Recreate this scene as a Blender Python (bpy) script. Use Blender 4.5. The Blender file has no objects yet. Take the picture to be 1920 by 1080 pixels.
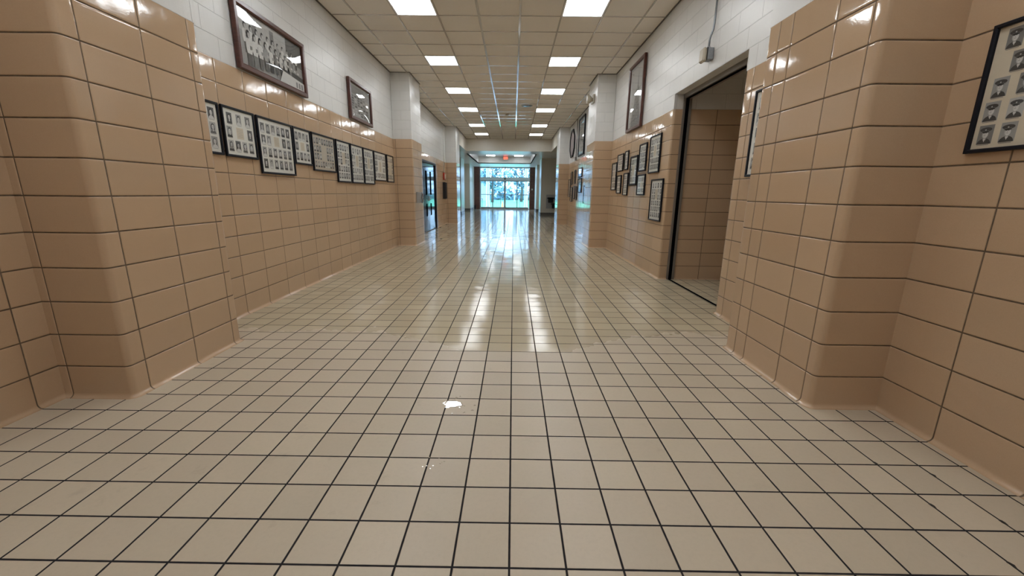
import bpy, math, random
import mathutils
from mathutils import Vector, Matrix
random.seed(7)
C = bpy.context.scene.collection
PI = math.pi
T = 0.1975                      # floor tile pitch
WL, WR, PL, PR, ZC = -2.77, 2.24, -2.335, 1.83, 3.827   # wall / pilaster faces, ceiling
U = 0.2032                      # wall tile course
ZW = 12 * U                     # top of the glazed wainscot

# ------------------------------------------------------------------ helpers
class MB:
    def __init__(s): s.v = []; s.f = []; s.m = []; s.uv = []; s.sm = []
    def vert(s, *p): s.v.append(tuple(p)); return len(s.v) - 1
    def face(s, idx, m=0, uv=None, sm=False):
        s.f.append(tuple(idx)); s.m.append(m); s.uv.append(uv); s.sm.append(sm)
    def box(s, x0, x1, y0, y1, z0, z1, m=0):
        b = len(s.v)
        for z in (z0, z1):
            for x, y in ((x0, y0), (x1, y0), (x1, y1), (x0, y1)): s.v.append((x, y, z))
        for q in ((3, 2, 1, 0), (4, 5, 6, 7), (0, 1, 5, 4), (1, 2, 6, 5), (2, 3, 7, 6), (3, 0, 4, 7)):
            s.face([b + k for k in q], m)
    def bbox(s, x0, x1, y0, y1, z0, z1, r=.003, m=0):
        """box with chamfered edges"""
        X = (x0, x0 + r, x1 - r, x1); Y = (y0, y0 + r, y1 - r, y1); Z = (z0, z0 + r, z1 - r, z1)
        b = len(s.v); idx = {}
        def g(i, j, k):
            if (i, j, k) not in idx:
                idx[(i, j, k)] = s.vert(X[i], Y[j], Z[k])
            return idx[(i, j, k)]
        def q(a, b_, c, d): s.face([g(*a), g(*b_), g(*c), g(*d)], m)
        # six faces
        q((1, 1, 0), (1, 2, 0), (2, 2, 0), (2, 1, 0)); q((1, 1, 3), (2, 1, 3), (2, 2, 3), (1, 2, 3))
        q((1, 0, 1), (2, 0, 1), (2, 0, 2), (1, 0, 2)); q((1, 3, 1), (1, 3, 2), (2, 3, 2), (2, 3, 1))
        q((0, 1, 1), (0, 1, 2), (0, 2, 2), (0, 2, 1)); q((3, 1, 1), (3, 2, 1), (3, 2, 2), (3, 1, 2))
        # twelve edge chamfers
        for (j, jj, ) in ((0, 1), (3, 2)):
            for (k, kk) in ((0, 1), (3, 2)):
                q((1, j, kk), (2, j, kk), (2, jj, k), (1, jj, k))
                q((j, 1, kk), (j, 2, kk), (jj, 2, k), (jj, 1, k))
                q((j, kk, 1), (j, kk, 2), (jj, k, 2), (jj, k, 1))
        for i, ii in ((0, 1), (3, 2)):
            for j, jj in ((0, 1), (3, 2)):
                for k, kk in ((0, 1), (3, 2)):
                    s.face([g(i, jj, kk), g(ii, j, kk), g(ii, jj, k)], m)
    def tube(s, pts, r, n=10, m=0, caps=True):
        pts = [Vector(p) for p in pts]; rings = []
        rr = r if isinstance(r, (list, tuple)) else [r] * len(pts)
        up = Vector((0, 0, 1))
        for i, p in enumerate(pts):
            d = (pts[min(i + 1, len(pts) - 1)] - pts[max(i - 1, 0)]).normalized()
            a = d.cross(up if abs(d.z) < .95 else Vector((0, 1, 0))).normalized(); b = d.cross(a)
            rings.append([s.vert(*(p + (a * math.cos(2 * PI * k / n) + b * math.sin(2 * PI * k / n)) * rr[i])) for k in range(n)])
        for i in range(len(rings) - 1):
            for k in range(n):
                s.face([rings[i][k], rings[i][(k + 1) % n], rings[i + 1][(k + 1) % n], rings[i + 1][k]], m, None, True)
        if caps: s.face(rings[0][::-1], m); s.face(rings[-1], m)
    def lathe(s, prof, c=(0, 0, 0), n=24, m=0, axis='z'):
        rings = []
        for r, h in prof:
            ring = []
            for k in range(n):
                a = 2 * PI * k / n; x, y = r * math.cos(a), r * math.sin(a)
                p = (x, y, h) if axis == 'z' else ((h, x, y) if axis == 'x' else (x, h, y))
                ring.append(s.vert(c[0] + p[0], c[1] + p[1], c[2] + p[2]))
            rings.append(ring)
        for i in range(len(rings) - 1):
            for k in range(n): s.face([rings[i][k], rings[i][(k + 1) % n], rings[i + 1][(k + 1) % n], rings[i + 1][k]], m, None, True)
        s.face(rings[0][::-1], m); s.face(rings[-1], m)
    def poly(s, pts, m=0): s.face([s.vert(*p) for p in pts], m)
    def build(s, name, mats, parent=None, recalc=True):
        me = bpy.data.meshes.new(name); me.from_pydata(s.v, [], s.f)
        for mt in (mats if isinstance(mats, (list, tuple)) else [mats]): me.materials.append(mt)
        me.polygons.foreach_set('material_index', s.m); me.polygons.foreach_set('use_smooth', s.sm)
        if any(u is not None for u in s.uv):
            L = me.uv_layers.new(name='UVMap')
            for p in me.polygons:
                u = s.uv[p.index]
                if u is None: continue
                for k, li in enumerate(p.loop_indices): L.data[li].uv = u if isinstance(u[0], float) else u[k]
        if recalc:
            import bmesh
            bm = bmesh.new(); bm.from_mesh(me); bmesh.ops.recalc_face_normals(bm, faces=bm.faces); bm.to_mesh(me); bm.free()
        me.update()
        o = bpy.data.objects.new(name, me); C.objects.link(o)
        if parent is not None: o.parent = parent
        return o

def tag(o, label=None, cat=None, group=None, kind=None):
    if label: o['label'] = label
    if cat: o['category'] = cat
    if group: o['group'] = group
    if kind: o['kind'] = kind
    return o
def thing(name, loc, label, cat, rz=0, group=None):
    o = bpy.data.objects.new(name, None); C.objects.link(o); o.location = loc; o.rotation_euler = (0, 0, rz)
    o.empty_display_size = .1
    return tag(o, label, cat, group)
def struct(name, mb, mats, parent=None, recalc=True):
    o = mb.build(name, mats, parent, recalc)
    if parent is None: o['kind'] = 'structure'
    return o

# ------------------------------------------------------------------ materials
def mat(name, col=(.5, .5, .5), rough=.5, metal=0, spec=.5, emit=None, es=0, ior=1.5, trans=0, coat=0):
    m = bpy.data.materials.new(name); m.use_nodes = True
    b = m.node_tree.nodes['Principled BSDF']
    b.inputs['Base Color'].default_value = (*col, 1); b.inputs['Roughness'].default_value = rough
    b.inputs['Metallic'].default_value = metal; b.inputs['IOR'].default_value = ior
    b.inputs['Specular IOR Level'].default_value = spec; b.inputs['Transmission Weight'].default_value = trans
    b.inputs['Coat Weight'].default_value = coat
    if emit: b.inputs['Emission Color'].default_value = (*emit, 1); b.inputs['Emission Strength'].default_value = es
    return m
class NT:
    def __init__(s, m): s.t = m.node_tree; s.n = s.t.nodes; s.b = s.n['Principled BSDF']
    def add(s, ty, **kw):
        n = s.n.new(ty)
        for k, v in kw.items(): setattr(n, k, v)
        return n
    def link(s, a, b): s.t.links.new(a, b)
    def math(s, op, a, b=None, c=None, clamp=False):
        n = s.add('ShaderNodeMath', operation=op); n.use_clamp = clamp
        for i, x in enumerate((a, b, c)):
            if x is None: continue
            if isinstance(x, (int, float)): n.inputs[i].default_value = x
            else: s.link(x, n.inputs[i])
        return n.outputs[0]
    def noise(s, vec, scale, detail=2, rough=.5, dist=0):
        n = s.add('ShaderNodeTexNoise'); n.inputs['Scale'].default_value = scale; n.inputs['Detail'].default_value = detail
        n.inputs['Roughness'].default_value = rough; n.inputs['Distortion'].default_value = dist
        if vec is not None: s.link(vec, n.inputs['Vector'])
        return n.outputs['Fac']
    def ramp(s, fac, stops):
        n = s.add('ShaderNodeValToRGB'); e = n.color_ramp.elements
        while len(e) < len(stops): e.new(.5)
        for k, (p, c) in enumerate(stops): e[k].position = p; e[k].color = (*c, 1) if len(c) == 3 else c
        s.link(fac, n.inputs[0]); return n.outputs[0]
    def mix(s, fac, a, b, blend='MIX'):
        n = s.add('ShaderNodeMix', data_type='RGBA', blend_type=blend)
        if isinstance(fac, (int, float)): n.inputs[0].default_value = fac
        else: s.link(fac, n.inputs[0])
        for k, x in ((6, a), (7, b)):
            if isinstance(x, tuple): n.inputs[k].default_value = (*x, 1)
            else: s.link(x, n.inputs[k])
        return n.outputs[2]
    def map(s, v, a, b, c, d):
        n = s.add('ShaderNodeMapRange'); s.link(v, n.inputs[0])
        for i, x in enumerate((a, b, c, d)): n.inputs[i + 1].default_value = x
        return n.outputs[0]
    def bump(s, h, dist, strength=1, normal=None):
        n = s.add('ShaderNodeBump'); n.inputs['Distance'].default_value = dist; n.inputs['Strength'].default_value = strength
        s.link(h, n.inputs['Height'])
        if normal is not None: s.link(normal, n.inputs['Normal'])
        return n.outputs[0]
    def scale(s, vec, sc):
        n = s.add('ShaderNodeVectorMath', operation='MULTIPLY'); s.link(vec, n.inputs[0]); n.inputs[1].default_value = sc; return n.outputs[0]
    def obj(s): return s.add('ShaderNodeTexCoord').outputs['Object']
    def uv(s): return s.add('ShaderNodeTexCoord').outputs['UV']

def make_tile():
    m = mat('glazed_wall_tile', (.47, .30, .18), .1, ior=1.6); t = NT(m)
    w = t.add('ShaderNodeTexWhiteNoise', noise_dimensions='2D'); t.link(t.uv(), w.inputs['Vector'])
    o = t.obj()
    col = t.mix(t.map(w.outputs['Value'], 0, 1, 0, 1), (.525, .37, .238), (.585, .418, .275))
    fine = t.noise(o, 260, 3, .7); col = t.mix(t.map(fine, .35, .75, 0, .22), col, (.41, .28, .165))
    t.link(col, t.b.inputs['Base Color'])
    t.link(t.map(t.noise(o, 3.1, 3), .3, .7, .055, .10), t.b.inputs['Roughness'])
    h1 = t.noise(t.scale(o, (7, 7, 5)), 1.0, 1.5)
    n1 = t.bump(h1, .006, .28); n2 = t.bump(t.noise(o, 85, 2), .0006, .2, n1)
    t.link(n2, t.b.inputs['Normal']); return m
def make_grout(name, col):
    m = mat(name, col, .85); t = NT(m)
    t.link(t.mix(t.map(t.noise(t.obj(), 30, 3), .3, .7, 0, 1), tuple(c * .75 for c in col), tuple(c * 1.25 for c in col)), t.b.inputs['Base Color'])
    return m
def make_block():
    m = mat('painted_block', (.72, .72, .70), .32); t = NT(m); uv = t.uv()
    b = t.add('ShaderNodeTexBrick'); t.link(uv, b.inputs['Vector'])
    b.offset = .5; b.inputs['Scale'].default_value = 1; b.inputs['Mortar Size'].default_value = .0045
    b.inputs['Mortar Smooth'].default_value = .6; b.inputs['Brick Width'].default_value = .4064; b.inputs['Row Height'].default_value = .2032
    b.inputs['Color1'].default_value = (.70, .695, .675, 1); b.inputs['Color2'].default_value = (.73, .725, .705, 1); b.inputs['Mortar'].default_value = (.60, .595, .58, 1)
    o = t.obj()
    col = t.mix(t.map(t.noise(o, 2.2, 4, .6), .35, .7, 0, .25), b.outputs['Color'], (.60, .60, .585))
    t.link(col, t.b.inputs['Base Color'])
    st = t.noise(t.scale(uv, (26, 2.5, 1)), 1, 4, .6)
    h = t.math('ADD', t.math('MULTIPLY', b.outputs['Fac'], -1.0), t.math('MULTIPLY', st, .55))
    n1 = t.bump(h, .0035, .8); n2 = t.bump(t.noise(o, 140, 3, .7), .0012, .6, n1)
    t.link(n2, t.b.inputs['Normal']); return m
def make_floor():
    m = mat('floor_tile', (.5, .42, .33), .2); t = NT(m); o = t.obj()
    s = t.add('ShaderNodeSeparateXYZ'); t.link(o, s.inputs[0])
    def edge(c):
        f = t.math('FRACT', t.math('DIVIDE', c, T)); d = t.math('MINIMUM', f, t.math('SUBTRACT', 1, f)); return t.math('MULTIPLY', d, T)
    wob = t.math('MULTIPLY', t.math('SUBTRACT', t.noise(o, 25, 2), .5), .0012)
    d = t.math('ADD', t.math('MINIMUM', edge(s.outputs[0]), edge(s.outputs[1])), wob)
    gm = t.map(d, .0034, .0046, 1, 0)            # 1 in grout
    hgt = t.map(d, .0018, .0060, 0, 1)
    cell = t.add('ShaderNodeCombineXYZ')
    t.link(t.math('FLOOR', t.math('DIVIDE', s.outputs[0], T)), cell.inputs[0]); t.link(t.math('FLOOR', t.math('DIVIDE', s.outputs[1], T)), cell.inputs[1])
    w = t.add('ShaderNodeTexWhiteNoise', noise_dimensions='2D'); t.link(cell.outputs[0], w.inputs['Vector'])
    # freshly coated (glossy) zone begins two metres in, ragged edge
    rag = t.math('MULTIPLY', t.math('SUBTRACT', t.noise(o, 2.6, 3, .6), .5), .55)
    rowy = t.math('MULTIPLY', t.math('FLOOR', t.math('DIVIDE', s.outputs[1], T)), T)
    edge_in = t.map(t.math('ABSOLUTE', s.outputs[0]), .25, 1.2, 0, .55)
    yy = t.math('SUBTRACT', t.math('ADD', s.outputs[1], rag), edge_in)
    row = t.math('GREATER_THAN', s.outputs[1], 1.975)
    wet = t.math('MULTIPLY', t.map(yy, 1.80, 2.05, 0, 1), row)
    base = t.mix(w.outputs['Value'], (.505, .430, .325), (.58, .495, .375))
    # pinkish and yellowish tiles
    w2 = t.add('ShaderNodeTexWhiteNoise', noise_dimensions='3D')
    c3 = t.add('ShaderNodeVectorMath', operation='ADD'); t.link(cell.outputs[0], c3.inputs[0]); c3.inputs[1].default_value = (17.3, 5.1, 3.7); t.link(c3.outputs[0], w2.inputs['Vector'])
    base = t.mix(t.map(w2.outputs['Value'], 0, 1, 0, .35), base, (.57, .475, .37))
    base = t.mix(t.map(t.noise(o, 55, 4, .7), .45, .8, 0, .16), base, (.34, .28, .21))
    wetc = t.mix(w.outputs['Value'], (.505, .43, .305), (.565, .485, .345))
    col = t.mix(wet, base, wetc)
    # scuffs / old stains
    sc = t.noise(t.scale(o, (1, 1, 1)), 7.5, 5, .65); sc2 = t.noise(o, 1.1, 2)
    stain = t.math('MULTIPLY', t.map(sc, .60, .72, 0, .30), t.map(sc2, .45, .65, 0, 1))
    col = t.mix(stain, col, (.25, .20, .14))
    col = t.mix(gm, col, (.030, .028, .030))
    t.link(col, t.b.inputs['Base Color'])
    rr = t.map(t.noise(t.scale(o, (1.0, .35, 1)), 5, 4, .6), .3, .75, 0, .07)
    r_dry = t.math('ADD', rr, .34); r_wet = t.math('ADD', rr, t.map(s.outputs[1], 2, 10, .085, .045))
    r = t.math('ADD', t.math('MULTIPLY', r_dry, t.math('SUBTRACT', 1, wet)), t.math('MULTIPLY', r_wet, wet))
    # scattered patches of the coat missing
    r = t.math('ADD', r, t.math('MULTIPLY', t.map(t.noise(o, 3.2, 5, .7), .60, .66, 0, .10), wet))
    r = t.math('ADD', r, t.math('MULTIPLY', gm, .5))
    t.link(r, t.b.inputs['Roughness']); t.link(t.math('MULTIPLY', t.math('SUBTRACT', 1, gm), .5), t.b.inputs['Specular IOR Level'])
    # every tile lies at its own slight tilt, plus a soft ripple
    wob2 = t.noise(t.scale(o, (2.2, 5.5, 1)), 1.0, 2)
    tl = t.add('ShaderNodeVectorMath', operation='SUBTRACT'); t.link(w2.outputs['Color'], tl.inputs[0]); tl.inputs[1].default_value = (.5, .5, .5)
    ts = t.scale(tl.outputs[0], (.010, .016, 0)); ta = t.add('ShaderNodeVectorMath', operation='ADD'); t.link(t.add('ShaderNodeNewGeometry').outputs['Normal'], ta.inputs[0]); t.link(ts, ta.inputs[1])
    tn = t.add('ShaderNodeVectorMath', operation='NORMALIZE'); t.link(ta.outputs[0], tn.inputs[0])
    n1 = t.bump(hgt, .0016, 1.0, tn.outputs[0]); n2 = t.bump(wob2, .0035, .6, n1); n3 = t.bump(t.noise(o, 160, 2), .00025, .6, n2)
    t.link(n3, t.b.inputs['Normal']); return m
def make_ceiling():
    m = mat('acoustic_tile', (.8, .75, .68), .9); t = NT(m); o = t.obj()
    col = t.mix(t.map(t.noise(o, 90, 4, .8), .4, .75, 0, .35), (.80, .75, .68), (.68, .63, .565))
    t.link(col, t.b.inputs['Base Color']); t.link(t.bump(t.noise(o, 120, 3, .7), .002, .5), t.b.inputs['Normal']); return m
def make_brick():
    m = mat('dark_red_brick', (.15, .05, .04), .7); t = NT(m); o = t.obj()
    s = t.add('ShaderNodeSeparateXYZ'); t.link(o, s.inputs[0]); c = t.add('ShaderNodeCombineXYZ'); t.link(s.outputs[0], c.inputs[0]); t.link(s.outputs[2], c.inputs[1])
    b = t.add('ShaderNodeTexBrick'); t.link(c.outputs[0], b.inputs['Vector']); b.inputs['Scale'].default_value = 1
    b.inputs['Brick Width'].default_value = .2; b.inputs['Row Height'].default_value = .067; b.inputs['Mortar Size'].default_value = .005
    b.inputs['Color1'].default_value = (.13, .045, .035, 1); b.inputs['Color2'].default_value = (.19, .07, .05, 1); b.inputs['Mortar'].default_value = (.12, .08, .07, 1)
    t.link(b.outputs['Color'], t.b.inputs['Base Color']); return m
def noisy(name, c1, c2, sc, rough, bump=0, metal=0, dist=0, stretch=(1, 1, 1)):
    m = mat(name, c1, rough, metal); t = NT(m); o = t.scale(t.obj(), stretch)
    n = t.noise(o, sc, 4, .6, dist); t.link(t.mix(t.map(n, .3, .7, 0, 1), c1, c2), t.b.inputs['Base Color'])
    if bump: t.link(t.bump(n, bump, .6), t.b.inputs['Normal'])
    return m
M = {}
M['tile'] = make_tile(); M['grout'] = make_grout('wall_grout', (.14, .10, .065)); M['block'] = make_block()
M['floor'] = make_floor(); M['ceil'] = make_ceiling(); M['brick'] = make_brick()
M['tbar'] = mat('ceiling_tee_enamel', (.50, .46, .41), .05, ior=1.8, spec=.8)
M['frame'] = noisy('black_frame', (.004, .005, .010), (.007, .008, .014), 20, .45)
M['frame'].node_tree.nodes['Principled BSDF'].inputs['Specular IOR Level'].default_value = .25
M['wood'] = noisy('mahogany_frame', (.060, .018, .012), (.11, .034, .022), 9, .28, .0006, dist=1.5, stretch=(1, 1, 6))
M['paper'] = noisy('cream_paper', (.86, .84, .78), (.80, .78, .72), 6, .6)
M['paper_tan'] = noisy('tan_paper', (.60, .53, .43), (.55, .48, .38), 6, .6)
M['paper_sep'] = noisy('sepia_paper', (.74, .65, .51), (.68, .59, .46), 5, .6)
GR = [mat('ink_%d' % i, (g, g * .98, g * .95), .6) for i, g in enumerate((.012, .05, .12, .22, .35, .50, .70))]
M['cream'] = noisy('cream_paint', (.72, .68, .60), (.69, .65, .57), 3, .30)
M['white'] = noisy('white_paint', (.82, .81, .79), (.78, .77, .75), 3, .30)
M['basebd'] = mat('grey_vinyl_base', (.13, .12, .11), .4)
M['alu'] = noisy('grey_aluminium', (.42, .43, .44), (.38, .39, .40), 12, .35, metal=.3)
M['steel'] = noisy('brushed_steel', (.45, .45, .46), (.38, .38, .40), 30, .28, metal=.9)
M['galv'] = noisy('galvanised_conduit', (.32, .34, .36), (.25, .27, .29), 40, .35, metal=.7)
M['dframe'] = noisy('brown_grey_frame', (.20, .175, .15), (.17, .15, .13), 10, .35)
M['black'] = mat('black_rubber', (.008, .008, .010), .4)
M['bdoor'] = mat('blue_black_gloss_door', (.020, .028, .045), .07, spec=.9)
M['matblack'] = mat('matt_black_panel', (.004, .004, .005), 1.0, spec=0)
M['red'] = mat('red_plastic', (.45, .03, .015), .3); M['offw'] = mat('off_white_plastic', (.62, .58, .50), .35)
M['beige'] = mat('beige_plastic', (.48, .43, .34), .4)
M['dark'] = noisy('dark_crumb', (.015, .013, .012), (.03, .025, .02), 60, .8)
M['orange'] = mat('orange_plastic', (.85, .22, .04), .5)
def glassmat(name, tint, refl_rough=.02, ior=1.5):
    m = bpy.data.materials.new(name); m.use_nodes = True; t = m.node_tree; t.nodes.clear()
    o = t.nodes.new('ShaderNodeOutputMaterial'); mx = t.nodes.new('ShaderNodeMixShader'); lw = t.nodes.new('ShaderNodeLayerWeight'); pw = t.nodes.new('ShaderNodeMath'); pw.operation = 'POWER'; pw.inputs[1].default_value = 5
    f = t.nodes.new('ShaderNodeMath'); f.operation = 'MULTIPLY_ADD'; f.inputs[1].default_value = .92; f.inputs[2].default_value = .045
    t.links.new(lw.outputs['Facing'], pw.inputs[0]); t.links.new(pw.outputs[0], f.inputs[0])
    tr = t.nodes.new('ShaderNodeBsdfTransparent'); tr.inputs[0].default_value = (*tint, 1)
    g = t.nodes.new('ShaderNodeBsdfGlossy'); g.inputs['Roughness'].default_value = refl_rough
    t.links.new(f.outputs[0], mx.inputs[0]); t.links.new(tr.outputs[0], mx.inputs[1]); t.links.new(g.outputs[0], mx.inputs[2]); t.links.new(mx.outputs[0], o.inputs[0])
    return m
M['glass'] = glassmat('picture_glass', (.96, .97, .97)); M['pane'] = glassmat('door_glass', (.88, .94, 1.0))
LAMP = 9.0
M['lamp'] = mat('led_panel', (.8, .8, .8), .5, emit=(.93, .97, 1.0), es=LAMP)
M['lamp_rim'] = mat('white_enamel_rim', (.75, .75, .75), .3)
M['exit'] = mat('exit_red', (.5, .05, .03), .4, emit=(1, .10, .06), es=1.6)

# ------------------------------------------------------------------ glazed tile wainscot
G = .0075; TH = .003
def plan(path, r=.032, kinds=None, side=1):
    """path of (x,y); outside corners rounded. returns samples (x,y,nx,ny,s) ; side=+1: outward normal is right of travel"""
    out = []; s = 0; n = len(path)
    def nrm(a, b):
        d = Vector((b[0] - a[0], b[1] - a[1])).normalized(); return (d, Vector((d.y, -d.x)) * side)
    for i in range(n - 1):
        a, b = Vector(path[i]), Vector(path[i + 1]); d, N = nrm(a, b)
        a2 = a + d * (r if i > 0 else 0); b2 = b - d * (r if i < n - 2 else 0); L = (b2 - a2).length
        out.append(('line', s, s + L, a2, b2, N)); s += L
        if i < n - 2:
            d2, N2 = nrm(path[i + 1], path[i + 2]); cen = b2 - N * r; al = r * PI / 2
            out.append(('arc', s, s + al, cen, N, N2, r)); s += al
    return out, s
def at(pl, s):
    for e in pl:
        if s <= e[2] + 1e-7 or e is pl[-1]:
            t = 0 if e[2] == e[1] else (s - e[1]) / (e[2] - e[1])
            if e[0] == 'line': p = e[3].lerp(e[4], t); return p, e[5]
            a = t * PI / 2; N = (e[4] * math.cos(a) + e[5] * math.sin(a)).normalized(); return e[3] + N * e[6], N
def spos(pl, pt):
    """arc length of the sample nearest to pt"""
    best = None
    tot = pl[-1][2]; k = int(tot / .002)
    for i in range(k + 1):
        s = tot * i / k; p, N = at(pl, s); d = (p - Vector(pt)).length
        if best is None or d < best[0]: best = (d, s)
    return best[1]
COVE = .028
def cove(z):
    if z >= COVE: return 0
    return COVE - math.sqrt(max(0, COVE ** 2 - (COVE - z) ** 2))
tilecol = [0]
def wainscot(mb, path, joints, side, rows=(0, 12), ends=(True, True)):
    pl, tot = plan(path, side=side)
    js = sorted(set([0.0, tot] + [round(spos(pl, j), 4) for j in joints]))
    js = [j for i, j in enumerate(js) if i == 0 or j - js[i - 1] > .03 or j == tot]
    S = []  # (s, depthflag, colindex)
    b = (0, .0016, .0045, .014)
    dep = (-TH * .55, -.0004, 0, 0)
    for k in range(len(js) - 1):
        a0 = js[k] + (G / 2 if k > 0 else -.005); a1 = js[k + 1] - (G / 2 if k < len(js) - 2 else -.005)
        if k > 0: S.append((js[k] - 0, -TH, -1))
        seg = [(a0, -TH, k)] + [(a0 + x, d, k) for x, d in zip(b, dep)]
        inner = []
        for e in pl:
            if e[0] == 'arc':
                inner += [e[1] + (e[2] - e[1]) * q / 8 for q in range(9)]
        inner = [s for s in inner if a0 + .015 < s < a1 - .015]
        seg += [(s, 0, k) for s in inner] + [(a1 - x, d, k) for x, d in zip(b[::-1], dep[::-1])] + [(a1, -TH, k)]
        S += seg
    Z = []
    for r in range(*rows):
        z0, z1 = r * U, (r + 1) * U
        q0 = z0 + (G / 2 if r > rows[0] else (0 if r == 0 else .001)); q1 = z1 - (G / 2 if r < rows[1] - 1 else 0)
        if r > rows[0]: Z.append((z0, -TH, -1))
        if r == 0: Z += [(COVE * (1 - math.cos(PI / 2 * (1 - q / 7))) if False else COVE * (q / 7) ** 1.6, 0, r) for q in range(8)]
        else: Z += [(q0, -TH, r)] + [(q0 + x, d, r) for x, d in zip(b, dep)]
        Z += [(q1 - x, d, r) for x, d in zip(b[::-1], dep[::-1])] + [(q1, -TH, r)]
    g = []
    for (s, ds, k) in S:
        p, N = at(pl, s); colv = []
        for (z, dz, r) in Z:
            d = min(ds, dz) + cove(z)
            colv.append(mb.vert(p.x + N.x * d, p.y + N.y * d, z))
        g.append(colv)
    for i in range(len(S) - 1):
        for j in range(len(Z) - 1):
            gr = (S[i][2] != S[i + 1][2]) or (Z[j][2] != Z[j + 1][2]) or S[i][2] < 0 or Z[j][2] < 0
            if gr: mb.face([g[i][j], g[i + 1][j], g[i + 1][j + 1], g[i][j + 1]], 1, (0.0, 0.0))
            else: mb.face([g[i][j], g[i + 1][j], g[i + 1][j + 1], g[i][j + 1]], 0, (tilecol[0] + S[i][2] + .5, Z[j][2] + .5), True)
    tilecol[0] += len(js)
    # cap the top edge back into the wall
    if rows[1] == 12:
        prev = None
        for i, (s, ds, k) in enumerate(S):
            p, N = at(pl, s); v = mb.vert(p.x - N.x * .02, p.y - N.y * .02, ZW)
            if prev is not None: mb.face([g[i - 1][-1], g[i][-1], v, prev], 0, (1.0, 1.0))
            prev = v
def painted(mb, path, side, z0=ZW, z1=ZC + .02, back=.004, r=.012, m=0, s0=0):
    pl, tot = plan(path, r=r, side=side); S = []
    for e in pl:
        if e[0] == 'line': S += [e[1], e[2]]
        else: S += [e[1] + (e[2] - e[1]) * q / 6 for q in range(1, 6)]
    prev = None
    for s in S:
        p, N = at(pl, s); p = p - N * back
        a, b = mb.vert(p.x, p.y, z0), mb.vert(p.x, p.y, z1)
        if prev:
            mb.face([prev[0], a, b, prev[1]], m, [(prev[2] + s0, z0), (s + s0, z0), (s + s0, z1), (prev[2] + s0, z1)], True)
        prev = (a, b, s)
def rng(a, b, st=.4064): 
    o = []; x = a
    while x < b: o.append(x); x += st
    return o
P2, P2b, P3, P3b = 8.667, 9.68, 16.12, 17.2
# LEFT SIDE
w = MB()
def L(path, j, **k): wainscot(w, path, j, 1, **k)
def pilL(y0, y1, js):
    L([(WL, y0), (PL, y0), (PL, y1), (WL, y1)], [(WL + .05, y0)] + [(PL, y) for y in js] + [(WL + .05, y1)])
L([(WL, -5), (WL, 1.14)], [(WL, y) for y in rng(-4.7, 1.1)])
pilL(1.14, 2.16, (1.254, 1.66, 2.066))
L([(WL, 2.16), (WL, P2)], [(WL, y) for y in rng(2.525, 8.64)])
pilL(P2, P2b, (8.79, 9.2, 9.58))
L([(WL, P2b), (WL, 11.5)], [(WL, y) for y in rng(9.9, 11.4)])
L([(WL, 11.5), (WL, 13.85)], [(WL, y) for y in rng(11.8, 13.7)], rows=(11, 12))
L([(WL, 13.85), (WL, P3)], [(WL, y) for y in rng(14.1, 16.1)])
pilL(P3, P3b, (16.24, 16.64, 17.08))
struct('trim_1', w, [M['tile'], M['grout']], recalc=False)
# RIGHT SIDE
w = MB()
def R(path, j, **k): wainscot(w, path, j, -1, **k)
def pilR(y0, y1, js, inner=True):
    R([(WR, y0), (PR, y0), (PR, y1), (WR, y1)], [(PR, y) for y in js] + [(WR - .05, y1)])
R([(WR, -5), (WR, 1.14)], [(WR, .797 - .4064 * k) for k in range(14)])
pilR(1.14, 2.16, (1.217, 1.475, 1.88, 2.02))
JX = 2.365
R([(WR, 2.16), (WR, 3.20), (JX, 3.20)], [(WR, y) for y in (2.24, 2.645, 3.05)])
R([(JX, 5.03), (WR, 5.03), (WR, P2)], [(WR, y) for y in rng(5.44, 8.6)])
pilR(P2, P2b, (8.79, 9.2, 9.58))
R([(WR, P2b), (WR, P3)], [(WR, y) for y in rng(9.9, 16.1)])
pilR(P3, P3b, (16.24, 16.64, 17.08))
# side passage behind the opening
R([(5.6, 5.03), (2.475, 5.03)], [(x, 5.03) for x in (2.86, 3.266, 3.67, 4.08, 4.49, 4.9, 5.3)])
R([(2.475, 3.20), (5.6, 3.20)], [(x, 3.20) for x in (2.86, 3.266, 3.67, 4.08, 4.49, 4.9, 5.3)])
R([(5.6, 3.20), (5.6, 5.03)], [(5.6, y) for y in (3.5, 3.9, 4.3, 4.7)])
# wall behind the camera
R([(WL, -5), (WR, -5)], [(x, -5) for x in rng(-2.5, 2.2)])
struct('trim_2', w, [M['tile'], M['grout']], recalc=False)

# painted block above
p = MB()
for a, b in ((-5, 1.14), (2.16, P2), (P2b, P3)):
    painted(p, [(WL, a), (WL, b)], 1, s0=a)
for a, b in ((1.14, 2.16), (P2, P2b), (P3, P3b)):
    painted(p, [(WL, a), (PL, a), (PL, b), (WL, b)], 1)
struct('wall_left', p, M['block'], recalc=False)
p = MB()
for a, b in ((-5, 1.14), (2.16, 3.2), (5.03, P2), (P2b, P3)):
    painted(p, [(WR, a), (WR, b)], -1, s0=a)
for a, b in ((1.14, 2.16), (P2, P2b), (P3, P3b)):
    painted(p, [(WR, a), (PR, a), (PR, b), (WR, b)], -1)
LT = 2.635
painted(p, [(WR, 3.2), (WR, 5.03)], -1, z0=LT, s0=3.2)
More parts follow.
